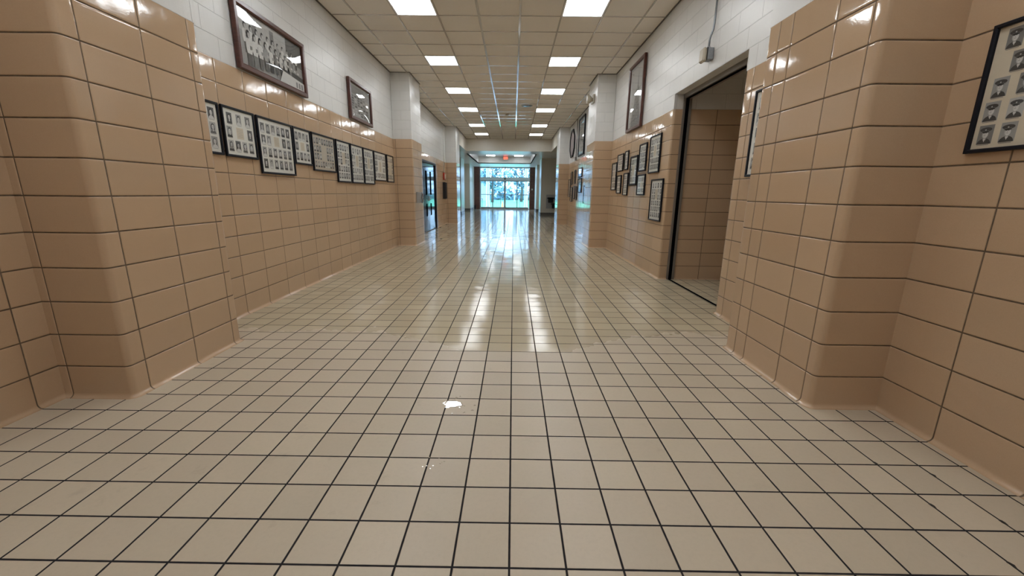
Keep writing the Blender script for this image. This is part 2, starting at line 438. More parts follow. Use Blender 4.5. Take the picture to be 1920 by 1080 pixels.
# reveal of the opening: painted jamb tops and soffit
painted(p, [(WR, 3.2), (JX + .115, 3.2)], -1, z1=LT); painted(p, [(JX + .115, 5.03), (WR, 5.03)], -1, z1=LT)
p.face([p.vert(WR + .004, 3.2, LT), p.vert(2.48, 3.2, LT), p.vert(2.48, 5.03, LT), p.vert(WR + .004, 5.03, LT)], 0, [(0., 3.2), (.24, 3.2), (.24, 5.03), (0., 5.03)])
struct('wall_right', p, M['block'], recalc=False)
p = MB()
painted(p, [(5.6, 5.03), (2.475, 5.03)], -1, z1=3.1); painted(p, [(2.475, 3.2), (5.6, 3.2)], -1, z1=3.1); painted(p, [(5.6, 3.2), (5.6, 5.03)], -1, z1=3.1)
p.face([p.vert(2.48, 3.2, LT), p.vert(2.48, 5.03, LT), p.vert(2.48, 5.03, 3.1), p.vert(2.48, 3.2, 3.1)], 0, [(0., 0.), (1.8, 0.), (1.8, .5), (0., .5)])
struct('wall_passage', p, M['block'], recalc=False)
p = MB(); painted(p, [(WL, -5), (WR, -5)], -1)
struct('wall_back', p, M['block'], recalc=False)
p = MB(); p.box(-7.2, -7.1, -5.5, 32.4, -.1, 4.5); p.box(7.1, 7.2, -5.5, 32.4, -.1, 4.5); p.box(-7.1, 7.1, -5.5, -5.4, -.1, 4.5)
struct('wall_light_shield', p, M['block'])  # unseen shell added around the building to stop sky light leaking in
p = MB(); p.box(2.36, 5.7, 3.1, 5.13, 3.1, 3.14); struct('ceiling_passage', p, M['ceil'])

# ------------------------------------------------------------------ floor
f = MB(); f.face([f.vert(-7, -5.2, 0), f.vert(7, -5.2, 0), f.vert(7, 32.45, 0), f.vert(-7, 32.45, 0)])
struct('floor', f, M['floor'])
f = MB(); f.bbox(2.382, 2.418, 3.2, 5.03, 0, .004, .001); struct('trim_3', f, M['matblack'])

# ------------------------------------------------------------------ ceiling
GX, GS, GY = .064, .612, 5.683
CE = 19.8
rowsL = [2.623 - 2.448 * k for k in (2, 1, 0)] + [5.071, 7.519, 9.967, 12.415, 15.475, 17.923]
colsL = (GX - 3 * GS, GX + 1 * GS)
def lit(i, j):
    x = GX + i * GS; y = GY + j * GS
    return any(abs(x - c) < .05 for c in colsL) and any(abs(y - r) < .1 for r in rowsL)
c = MB()
i0, i1 = -6, 4; j0 = -18; j1 = 24
for i in range(i0, i1 + 1):
    for j in range(j0, j1 + 1):
        x0, x1 = max(GX + i * GS, WL - .02), min(GX + (i + 1) * GS, WR + .02)
        y0, y1 = GY + j * GS, min(GY + (j + 1) * GS, CE)
        if x1 <= x0 or y1 <= y0 or lit(i, j): continue
        z = ZC + .008 
        c.face([c.vert(x0, y0, z), c.vert(x0, y1, z), c.vert(x1, y1, z), c.vert(x1, y0, z)])
# solid slab above so no daylight leaks
c.box(-7, 7, -5.4, 17.25, ZC + .14, ZC + .2)
struct('ceiling', c, M['ceil'], recalc=False)
g = MB()
for i in range(-4, 5):
    x = GX + i * GS
    hw = .017 if i in (-1, 0) else .012
    if WL < x < WR: g.bbox(x - hw, x + hw, -5, CE, ZC - .002, ZC + .012, .0015)
for j in range(j0, j1 + 1):
    y = GY + j * GS
    if -5 < y < CE: g.box(WL, WR, y - .011, y + .011, ZC + .0015, ZC + .012)
struct('trim_4', g, M['tbar'])
g = MB()      # wall angle
for a, b in ((-5, 1.14), (2.16, P2), (P2b, P3)):
    g.box(WL, WL + .022, a, b, ZC, ZC + .012); g.box(WR - .022, WR, a, b, ZC, ZC + .012)
for a, b in ((1.14, 2.16), (P2, P2b), (P3, CE)):
    g.box(PL, PL + .022, a, b, ZC, ZC + .012); g.box(PR - .022, PR, a, b, ZC, ZC + .012)
    g.box(WL, PL + .022, a - .022, a, ZC, ZC + .012); g.box(PR - .022, WR, a - .022, a, ZC, ZC + .012)
struct('trim_5', g, noisy('brown_wall_angle', (.13, .11, .09), (.10, .085, .07), 20, .5))

# ------------------------------------------------------------------ lights
def panel(x, y, z, label, group=None, sz=GS):
    t = thing('ceiling_light', (x + sz / 2, y + sz / 2, z), label, 'ceiling light', group=group)
    h = sz / 2; r = .024; fr = MB()
    for a in (( -h, h, -h, -h + r), (-h, h, h - r, h), (-h, -h + r, -h + r, h - r), (h - r, h, -h + r, h - r)):
        fr.bbox(a[0], a[1], a[2], a[3], -.002, .012, .002)
    fr.box(-h, h, -h, h, .05, .06)
    fr.build('frame', M['lamp_rim'], t)
    d = MB(); d.box(-h + r, h - r, -h + r, h - r, .004, .02); d.build('diffuser', M['lamp'], t)
side = ('left', 'right'); nth = {3: 'nearest', 4: 'second nearest', 5: 'third nearest', 6: 'fourth nearest', 7: 'fifth nearest', 8: 'farthest'}
for ci, x in enumerate(colsL):
    for ri, y in enumerate(rowsL):
        if ri < 3:
            panel(x, y, ZC, 'square white ceiling light panel overhead behind the viewpoint, out of the picture', 'ceiling light panels overhead')
        else:
            panel(x, y, ZC, '%s square white light panel in the %s row of corridor ceiling lights' % (nth[ri], side[ci]), 'ceiling light panels')

# ------------------------------------------------------------------ far hall
SZ = 3.26; LX, RX = -3.12, 1.63; DY = 32.3; TX0, TX1, TY0, TY1, TZ = -2.46, 1.16, 21.3, 28.6, 3.72
b = MB()
# header over the corridor end and side beams
b.box(-7, 7, CE, CE + .3, SZ, ZC + .3)
b.box(PL - .3, PL - .004, P3b - .02, CE + .02, SZ, ZC + .3); b.box(PR + .004, PR + .3, P3b - .02, CE + .02, SZ, ZC + .3)
struct('wall_header', b, M['cream'])
b = MB()
def slab(x0, x1, y0, y1): b.box(x0, x1, y0, y1, SZ, SZ + .05)
slab(-7, TX0, CE + .3, DY + .1); slab(TX1, 7, CE + .3, DY + .1); slab(TX0, TX1, CE + .3, TY0); slab(TX0, TX1, TY1, DY + .1)
slab(-7, PL - .3, 16.9, CE); slab(PR + .3, 7, 16.9, CE)
b.box(TX0 - .05, TX0, TY0, TY1, SZ, TZ); b.box(TX1, TX1 + .05, TY0, TY1, SZ, TZ); b.box(TX0, TX1, TY0 - .05, TY0, SZ, TZ); b.box(TX0, TX1, TY1, TY1 + .05, SZ, TZ)
b.box(TX0 - .05, TX1 + .05, TY0 - .05, TY1 + .05, TZ, TZ + .04)
b.box(-7.1, 7.1, 17.1, DY + .2, ZC + .3, ZC + .36)
struct('ceiling_lobby', b, M['white'])
b = MB()
# side corridor walls: block faces on either side of the lobby
for s, x0, x1 in ((0, -7, LX), (1, RX, 7)):
    b.box(x0, x1, 23.8, 25.5, 0, SZ)
b.box(-7, LX - 1.0, 25.4, DY, 0, SZ); b.box(RX + 1.0, 7, 25.4, DY, 0, SZ)
b.box(LX - 1.0, LX - .03, 29.2, 31.6, 0, SZ); b.box(RX + .03, RX + 1.0, 29.2, 31.6, 0, SZ)
b.box(LX - 1.0, LX - .0, 31.6, DY, 0, SZ); b.box(RX + .06, RX + 1.0, 31.6, DY, 0, SZ)
b.box(-7, -6.9, 16.9, 23.8, 0, SZ); b.box(6.9, 7, 16.9, 23.8, 0, SZ)
b.box(-7, WL - .01, P3b - .3, P3b - .01, 0, ZC); b.box(WR + .01, 7, P3b - .3, P3b - .01, 0, ZC)
struct('wall_lobby', b, M['cream'])
b = MB()
for s, x0, x1 in ((0, -7, LX), (1, RX, 7)):
    b.box(x0, x1, 23.79, 23.8, 0, .14)
b.box(LX, LX + .008, 23.79, 25.5, 0, .14); b.box(RX - .008, RX, 23.79, 25.5, 0, .14)
b.box(LX - 1.0, LX - .03, 29.19, 29.2, 0, .14); b.box(RX + .03, RX + 1.0, 29.19, 29.2, 0, .14)
b.box(LX - .03, LX - .022, 29.19, 31.6, 0, .14); b.box(RX + .022, RX + .03, 29.19, 31.6, 0, .14)
struct('baseboard_lobby', b, M['basebd'])
# brick piers beside the entrance doors
for x0, x1, nm in ((-3.12, -2.70, 'wall_pier_left'), (1.31, 1.69, 'wall_pier_right')):
    b = MB(); b.box(x0, x1, DY - .12, DY + .25, 0, SZ); struct(nm, b, M['brick'])
# lobby ceiling lights
for k, x in enumerate((-1.86, .02)):
    panel(x, 27.3, TZ - .02, ('left' if k == 0 else 'right') + ' light panel in the raised lobby ceiling near the exit sign', 'lobby ceiling lights')
# exit sign
t = thing('exit_sign', (-.57, 28.3, 3.50), 'red illuminated EXIT sign hanging in front of the glass entrance', 'exit sign')
q = MB(); q.bbox(-.17, .17, -.03, .03, 0, .21, .006); q.box(-.02, .02, -.02, .02, .21, .235); q.build('housing', M['offw'], t)
q = MB()
FONT = {'E': ['111', '100', '110', '100', '111'], 'X': ['101', '101', '010', '101', '101'], 'I': ['1', '1', '1', '1', '1'], 'T': ['111', '010', '010', '010', '010']}
def letters(mb, txt, x, z, h, y, flip=1, m=0):
    u = h / 5
    for chh in txt:
        if chh == ' ': x += 2 * u; continue
        rows = FONT[chh]
        for r, row in enumerate(rows):
            for k, bit in enumerate(row):
                if bit == '1': mb.box(x + k * u, x + (k + 1) * u, y - .002, y, z + h - (r + 1) * u, z + h - r * u, m)
        x += (len(rows[0]) + .8) * u
q = MB(); q.box(-.155, .155, -.034, -.031, .02, .19); q.build('sign_face', mat('exit_face', (.5, .12, .08), .4, emit=(1, .16, .10), es=.55), t)
for ch_, xx_ in (('E', -.135), ('X', -.058), ('I', .022), ('T', .055)):
    q = MB(); letters(q, ch_, xx_, .04, .13, -.036); q.build('letter', M['exit'], t)

# entrance doors: frame, four leaves, transom
d = MB()
X0, X1 = -2.68, 1.31
MX = [-2.66, -1.67, -.686, .289, 1.27]
y0, y1 = DY, DY + .1
d.box(X0 - .03, X0 + .05, y0, y1, 0, SZ); d.box(X1 - .06, X1 + .02, y0, y1, 0, SZ)
d.box(X0, X1, y0, y1, 3.17, SZ); d.box(X0, X1, y0, y1, 0, .03)
d_root = struct('door_1', d, M['alu'])
q = MB(); q.bbox(X0 + .02, X1 - .02, y0 - .06, y1, 2.23, 2.47, .004); q.build('header_box', M['white'], d_root)
def leaf(x0, x1, mc=None):
    q = MB(); w_ = .035
    q.bbox(x0, x0 + w_, y0 + .02, y1 - .02, .03, 2.23); q.bbox(x1 - w_, x1, y0 + .02, y1 - .02, .03, 2.23)
    q.bbox(x0 + w_, x1 - w_, y0 + .02, y1 - .02, .03, .16); q.bbox(x0 + w_, x1 - w_, y0 + .02, y1 - .02, 2.16, 2.23); q.bbox(x0 + w_, x1 - w_, y0 + .02, y1 - .02, 1.11, 1.16)
    o = q.build('door_leaf', M['alu'], d_root)
    g_ = MB(); g_.box(x0 + w_, x1 - w_, y0 + .045, y0 + .05, .16, 2.16); g_.build('glass_pane', M['pane'], o)
    return o
for k in range(4):
    a, b_ = MX[k] + (.04 if k in (0, 2) else .0), MX[k + 1] - (.04 if k in (1, 3) else 0)
    leaf(a, b_)
q = MB(); q.bbox(MX[2] - .045, MX[2] + .045, y0 - .01, y1, .0, 2.23); q.build('centre_mullion', M['alu'], d_root)
q = MB(); q.bbox(MX[2] - .02, MX[2] + .02, y0, y1, 2.47, 3.17); q.build('transom_bar', M['black'], d_root)
q = MB(); q.lathe([(.0, -.03), (.05, -.02), (.07, 0), (.05, .03), (.0, .05)], (MX[2], y0 - .10, 2.36), axis='y', n=16); q.build('door_sensor', M['black'], d_root)
t = MB(); t.box(X0 + .05, X1 - .06, y0 + .045, y0 + .05, 2.47, 3.17); struct('window_1', t, M['pane'])
# switch plate on the brick pier, floor wedge mat
t = MB(); t.bbox(1.42, 1.54, DY - .135, DY - .122, 1.50, 1.62, .002); tag(t.build('switch_plate', M['offw']), 'small white switch plate on the brick pier right of the entrance', 'switch plate')
t = MB(); t.bbox(-3.10, -2.98, 31.85, 32.0, 0, .30, .015); tag(t.build('waste_bin', M['black']), 'small black bin on the floor left of the entrance doors', 'bin')

# drinking fountain right, two bowls
t = thing('drinking_fountain', (WR + .9, 23.8, 0), 'black two level drinking fountain on the cream wall beyond the right pilaster', 'drinking fountain')
FX = 0
def bowl(x, z, y):
    q = MB()
    q.bbox(x - .22, x + .22, y - .42, y, z - .07, z, .02); q.lathe([(.13, z + .001), (.15, z + .012), (.16, z + .004)], (x, y - .2, 0), n=20)
    q.bbox(x - .15, x + .15, y - .20, y, z - .30, z - .07, .02)
    return q
t.location = (2.12, 23.8, 0)
hi = bowl(.10, 1.03, -.012).build('high_basin', M['black'], t); lo = bowl(.34, .70, -.012).build('low_basin', M['black'], t)
q = MB(); q.tube([(-.02, -.1, 1.03), (-.02, -.1, 1.09), (-.02, -.16, 1.12), (-.02, -.2, 1.10)], .012, 8); q.build('spout', M['steel'], hi)
q = MB(); q.tube([(.24, -.1, .70), (.24, -.1, .78), (.24, -.16, .81), (.24, -.2, .79)], .014, 8); q.build('spout', M['steel'], lo)
q = MB(); q.box(-.16, .56, -.008, -.001, .38, 1.2); q.build('back_panel', M['steel'], t)

# ------------------------------------------------------------------ picture frames
def wallroot(name, side_, yc, z0, label, cat, group, off=.008):
    """local x = viewer's right along the wall, -y = towards the viewer"""
    if side_ == 'L': return thing(name, (WL + off, yc, z0), label, cat, PI / 2, group)
    return thing(name, (WR - off, yc, z0), label, cat, -PI / 2, group)
def frame_bars(W, H, fw, d0, d1, prof=0):
    q = MB(); h = W / 2
    outer = [(-h, 0), (h, 0), (h, H), (-h, H)]
    def ins(o, k): return [(-h + o, o), (h - o, o), (h - o, H - o), (-h + o, H - o)][k]
    # rings: back outer, front outer, front ridge, front inner, back inner
    prof_ = [(0, -d0), (0, -d1 * .85), (fw * .12, -d1), (fw * .75, -d1 * (1 - prof)), (fw, -d1 * (.82 - prof)), (fw, -d0)]
    R_ = [[q.vert(ins(o, k)[0], y, ins(o, k)[1]) for k in range(4)] for o, y in prof_]
    n = len(R_)
    for i in range(n):
        a, b_ = R_[i], R_[(i + 1) % n]
        for k in range(4): q.face([a[k], a[(k + 1) % 4], b_[(k + 1) % 4], b_[k]])
    return q
def ell(cx, cz, rx, rz, y, n=12, a0=0, a1=2 * PI):
    return [(cx + rx * math.cos(a0 + (a1 - a0) * k / n), y, cz + rz * math.sin(a0 + (a1 - a0) * k / n)) for k in range(n if a1 - a0 > 6.2 else n + 1)]
def portrait(q, x, z, w_, h, y, rnd, cap=False, dark=None):
    """small printed portrait; m index into GR"""
    bg = rnd.choice((2, 3, 4, 4, 5)) if dark is None else dark
    def rect(a, b_, c_, d, m): q.poly([(x + a * w_, y, z + c_ * h), (x + b_ * w_, y, z + c_ * h), (x + b_ * w_, y, z + d * h), (x + a * w_, y, z + d * h)], m)
    def el(cx, cz, rx, rz, m, n=14, a0=0, a1=2 * PI): q.poly(ell(x + cx * w_, z + cz * h, rx * w_, rz * h, y, n, a0, a1), m)
    e = .0003
    rect(-.5, .5, -.5, .5, bg); y -= e
    long = rnd.random() < .5 and not cap; face = rnd.choice((5, 6, 6)); hair = rnd.choice((0, 0, 1, 2))
    if long: el(0, .04, .31, .33, hair); y -= e
    el(0, -.5, .46, .30, 1 if cap else rnd.choice((0, 1, 1, 2, 6)), 12, 0, PI); y -= e
    rect(-.10, .10, -.30, 0, face if not cap else 4); y -= e
    if cap:
        q.poly([(x - .09 * w_, y, z - .22 * h), (x + .09 * w_, y, z - .22 * h), (x, y, z - .40 * h)], 6); y -= e
        el(0, .02, .21, .22, 5); y -= e; el(.03, .0, .16, .19, 6); y -= e
        el(0, .26, .40, .12, 1); y -= e; rect(-.22, .22, .13, .21, 2); y -= e
        el(0, .13, .23, .045, 0); y -= e; el(0, .245, .05, .035, 5); y -= e
    else:
        if not long: el(0, .17, .26, .23, hair); y -= e
        el(0, .07, .20, .21, face); y -= e
        el(0, .27, .21, .09, hair, 10, 0, PI); y -= e
    for sx in (-.075, .075): rect(sx - .04, sx + .04, .065, .095, 2)
    rect(-.012, .02, -.01, .06, 4); rect(-.06, .06, -.065, -.045, 3)
    q.poly([(x - w_ * .4, y, z - h * .56), (x + w_ * .4, y, z - h * .56), (x + w_ * .4, y, z - h * .53), (x - w_ * .4, y, z - h * .53)], 3)
def composite(side_, ya, yb, z0, z1, rows, label, group, paper='paper', fw=.022, pw=None, ph=None, cert=True, cap=False, seed=0, mat_=None, fine=True):
    W, H = abs(yb - ya), z1 - z0; t = wallroot('photo_composite_frame', side_, (ya + yb) / 2, z0, label, 'framed photos', group)
    frame_bars(W, H, fw, 0, .022).build('frame', M['frame'], t)
    b_ = MB(); b_.box(-W / 2 + fw * .9, W / 2 - fw * .9, -.008, -.002, fw * .9, H - fw * .9); b_.build('backing_paper', mat_ or M[paper], t)
    q = MB(); rnd = random.Random(seed); iw, ih = W - 2 * fw, H - 2 * fw
    nr = len(rows); rh = ih * .90 / nr; mx = max((r if isinstance(r, int) else r[0] + r[1] + (r[2] if len(r) > 2 else 1)) for r in rows)
    cw = iw * .92 / mx; pw_ = min(cw * .74, rh * .66) ; ph_ = min(rh * .80, pw_ * 1.42)
    for i, r in enumerate(rows):
        z = fw + ih * .5 + rh * (nr / 2 - i - .5)
        if isinstance(r, int):
            st = iw * .92 / r
            if st > cw * 1.35: st = cw * 1.3
            xs = [(k - (r - 1) / 2) * st for k in range(r)]
        else:
            a, bb = r[0], r[1]; xs = [-iw * .46 + cw * (k + .5) for k in range(a)] + [iw * .46 - cw * (k + .5) for k in range(bb)]
        for x in xs:
            if fine:
                pq = MB(); portrait(pq, x, z, pw_, ph_, -.0085, rnd, cap); pq.build('portrait', GR, t, recalc=False)
            else: portrait(q, x, z, pw_, ph_, -.0085, rnd, cap)
    if cert:
        cr = [i for i, r in enumerate(rows) if not isinstance(r, int)]
        if cr:
            zc = fw + ih * .5 + rh * (nr / 2 - sum(cr) / len(cr) - .5); hh = rh * len(cr) * .42; ww = min(pw_ * .95, hh)
            q.poly([(-ww, -.0085, zc - hh), (ww, -.0085, zc - hh), (ww, -.0085, zc + hh), (-ww, -.0085, zc + hh)], 7)
            for k in range(5):
                zz = zc + hh * (.6 - .3 * k); l = ww * rnd.uniform(.45, .8)
                q.poly([(-l, -.0088, zz), (l, -.0088, zz), (l, -.0088, zz + hh * .04), (-l, -.0088, zz + hh * .04)], 4)
    if q.f: q.build('certificate' if fine else 'portrait_prints', GR + [M['paper_sep']], t, recalc=False)
    g_ = MB(); g_.poly([(-W / 2 + fw, -.0145, fw), (W / 2 - fw, -.0145, fw), (W / 2 - fw, -.0145, H - fw), (-W / 2 + fw, -.0145, H - fw)]); g_.build('glass', M['glass'], t)
    return t
GL = 'framed class portraits on the left wall'; GRt = 'framed class portraits on the right wall'
TL = 2.045
composite('L', 2.36, 2.875, 1.583, TL, [4, (1, 1, 2), 4], 'black framed portrait sheet half hidden behind the near left pilaster', GL, seed=1)
composite('L', 2.915, 3.41, 1.58, TL, [3, (1, 1), 4], 'black framed sheet of nine large portraits around a small tan certificate', GL, seed=2)
composite('L', 3.455, 4.165, 1.443, TL, [6, (2, 2, 2), 6, 6], 'largest near black frame with four rows of six portraits on the left wall', GL, seed=3)
composite('L', 4.185, 4.63, 1.594, TL, [4, (1, 1, 2), 4], 'small black frame of ten portraits left of the tan paper one', GL, seed=4)
composite('L', 4.665, 5.388, 1.537, TL, [8, (3, 3, 2), (3, 3, 2), 8], 'wide black frame with tan paper and faded portraits on the left wall', GL, paper='paper_tan', cert=False, seed=5)
composite('L', 5.443, 5.99, 1.403, TL, [5, (2, 2, 1), (2, 2, 1), 5, 5], 'tall black portrait frame just beyond the tan paper one', GL, seed=6)
composite('L', 6.02, 6.59, 1.400, TL, [4, (2, 2, 1), (2, 2, 1), 5, 6], 'middle of the three tall black portrait frames on the left wall', GL, seed=7)
composite('L', 6.612, 7.165, 1.398, TL, [4, (2, 2, 1), (2, 2, 1), 6, 6], 'last of the three tall black portrait frames, before the squarer one', GL, seed=8)
composite('L', 7.20, 7.95, 1.476, TL, [7, (2, 2, 3), (2, 2, 3), 8], 'squarer black portrait frame with an open centre, second from the far end', GL, seed=9)
composite('L', 8.03, 8.51, 1.467, TL, [4, (1, 1, 2), (1, 1, 2), 5], 'farthest black portrait frame beside the second left pilaster', GL, seed=10, paper='paper_sep')
ORr = [
 (5.37, 5.87, 1.600, 2.175, [5, (2, 2, 1), (2, 2, 1), 6, 6], 'upper black portrait frame nearest the doorway on the right wall'),
 (6.035, 6.43, 1.657, 2.116, [4, 4, 4, 4], 'black frame of sixteen portraits above the small square one, right wall'),
 (6.51, 6.97, 1.428, 1.956, [4, (1, 1, 2), (1, 1, 2), 4], 'thicker black frame in the middle of the right wall cluster, glare on its glass'),
 (7.14, 7.40, 1.735, 2.096, [3, 3, 3, 3], 'narrow black frame high in the far right wall cluster'),
 (7.515, 7.97, 1.727, 2.075, [5, 5, 4], 'wide low black frame at the top of the far right wall cluster'),
 (8.03, 8.44, 1.346, 1.935, [3, (1, 1), 4, 4], 'farthest tall black frame of the right cluster, beside the pilaster'),
 (7.59, 7.92, 1.277, 1.650, [4, 4, 4], 'small black frame under the wide low one, far right cluster'),
 (7.07, 7.39, 1.240, 1.676, [4, 4, 4, 4], 'small upright black frame below the narrow one, far right cluster'),
 (6.00, 6.43, 1.251, 1.603, [5, (2, 2, 1), 6], 'small square black frame under the frame of sixteen portraits, right wall'),
 (5.12, 5.65, .862, 1.500, [4, (2, 2, 1), (2, 2, 1), 5, 5, 5], 'lowest black portrait frame, hanging beside the doorway edge'),
]
for k, (a, b_, z0, z1, rows, lab) in enumerate(ORr): composite('R', a, b_, z0, z1, rows, lab, GRt, seed=20 + k, paper='paper', fw=.022 if k != 2 else .034)
composite('R', 2.36, 2.925, 1.437, 2.2, [4, (2, 2, 1), 4, 4, 5], 'black portrait frame between the doorway and the near right pilaster', GRt, seed=33)
FARG = 'small black frames beyond the second right pilaster'
for k, (a, b_, z0, z1, rows, lab) in enumerate([
 (15.30, 15.85, 1.14, 1.81, [4, 4, 4, 4], 'farthest and lowest set small black frame at the end of the right wall'),
 (14.85, 15.20, 1.60, 2.08, [3, 3, 3], 'upper left one of the farthest small black frames on the right wall'),
 (14.70, 15.25, .97, 1.50, [4, 4, 4], 'lowest hanging small black frame of the farthest cluster'),
 (14.05, 14.35, 1.62, 2.10, [3, 3, 3], 'upper right one of the farthest small black frames on the right wall'),
 (14.05, 14.55, 1.08, 1.54, [4, 4, 4], 'lower middle small black frame of the farthest cluster'),
 (13.62, 13.95, 1.05, 1.52, [3, 3, 3], 'small black frame at the left edge of the bright reflection, right wall'),
 (12.68, 13.40, 1.80, 2.11, [6, 6], 'low wide black frame topmost in the bright tile reflection'),
 (12.68, 13.40, 1.30, 1.77, [5, 5, 5], 'black frame directly under the low wide one in the bright reflection'),
 (11.85, 12.15, .97, 1.52, [3, 3, 3], 'narrow black frame at the near edge of the bright reflection'),
]): composite('R', a, b_, z0, z1, rows, lab, FARG, seed=50 + k, fw=.03, paper='paper_tan', fine=False)
# officers sheet, right edge of the photo
def officers():
    ya, yb, z0, z1 = .22, .978, 1.474, 2.038; W, H = yb - ya, z1 - z0
    t = wallroot('photo_composite_frame', 'R', (ya + yb) / 2, z0, 'black framed sepia sheet of men in peaked caps, nearest frame on the right wall', 'framed photos', GRt)
    fw = .018; frame_bars(W, H, fw, 0, .024).build('frame', M['frame'], t)
    b_ = MB(); b_.box(-W / 2 + .015, W / 2 - .015, -.008, -.002, .015, H - .015); b_.build('backing_paper', M['paper_sep'], t)
    q = MB(); rnd = random.Random(3); h = .085; w_ = .063
    rows = [[-.29, -.19, -.09, .01, .11, .21, .30], [-.25, .05, .25], [-.30, -.20, -.08, .08, .2, .3], [-.31, -.215, -.125, .125, .215, .31], [-.31, -.22, .22, .31]]
    for i, xs in enumerate(rows):
        for x in xs:
            pq = MB(); portrait(pq, x, H - .075 - i * .102, w_, h, -.0085, rnd, cap=True, dark=rnd.choice((3, 4, 5))); pq.build('portrait', GR, t, recalc=False)
    q.poly([(-.17, -.0085, .035), (.16, -.0085, .035), (.16, -.0085, .13), (-.17, -.0085, .13)], 7)
    for k in range(5):
        zz = .05 + .016 * k
        for s_ in range(9):
            x = -.15 + .033 * s_ + rnd.uniform(0, .008); q.poly([(x, -.0088, zz), (x + .014, -.0088, zz + .001), (x + .020, -.0088, zz + .007), (x + .004, -.0088, zz + .004)], 3)
    q.build('certificate', GR + [M['paper_sep']], t, recalc=False)
    g_ = MB(); g_.poly([(-W / 2 + fw, -.0145, fw), (W / 2 - fw, -.0145, fw), (W / 2 - fw, -.0145, H - fw), (-W / 2 + fw, -.0145, H - fw)]); g_.build('glass', M['glass'], t)
officers()

def bowed(W, H, fw, y, bulge):
    g_ = MB(); n = 16; v = {}
    for i in range(n + 1):
        for j in range(n + 1):
            a, b_ = i / n * 2 - 1, j / n * 2 - 1
            v[i, j] = g_.vert(a * (W / 2 - fw), y - bulge * (1 - a * a) * (1 - b_ * b_), H / 2 + b_ * (H / 2 - fw))
    for i in range(n):
        for j in range(n): g_.face([v[i, j], v[i + 1, j], v[i + 1, j + 1], v[i, j + 1]], 0, None, True)
    return g_
def picture(side_, ya, yb, z0, z1, draw, label, fw=.055, d=.035, wood='wood', bulge=.02):
    W, H = abs(yb - ya), z1 - z0; t = wallroot('framed_picture', side_, (ya + yb) / 2, z0, label, 'framed picture', None)
    frame_bars(W, H, fw, 0, d).build('frame', M[wood], t)
    q = MB(); q.box(-W / 2 + fw * .9, W / 2 - fw * .9, -.012, -.004, fw * .9, H - fw * .9); q.build('backing_board', GR[1], t)
    q = MB(); draw(q, W - 2 * fw, H - 2 * fw, fw); q.build('print', GR + [M['paper_sep']], t, recalc=False)
    bowed(W, H, fw, -.026, bulge).build('glass', M['glass'], t)
    return t
def P(q, pts, m, y, ox, oz): q.poly([(ox + a, y, oz + b_) for a, b_ in pts], m)
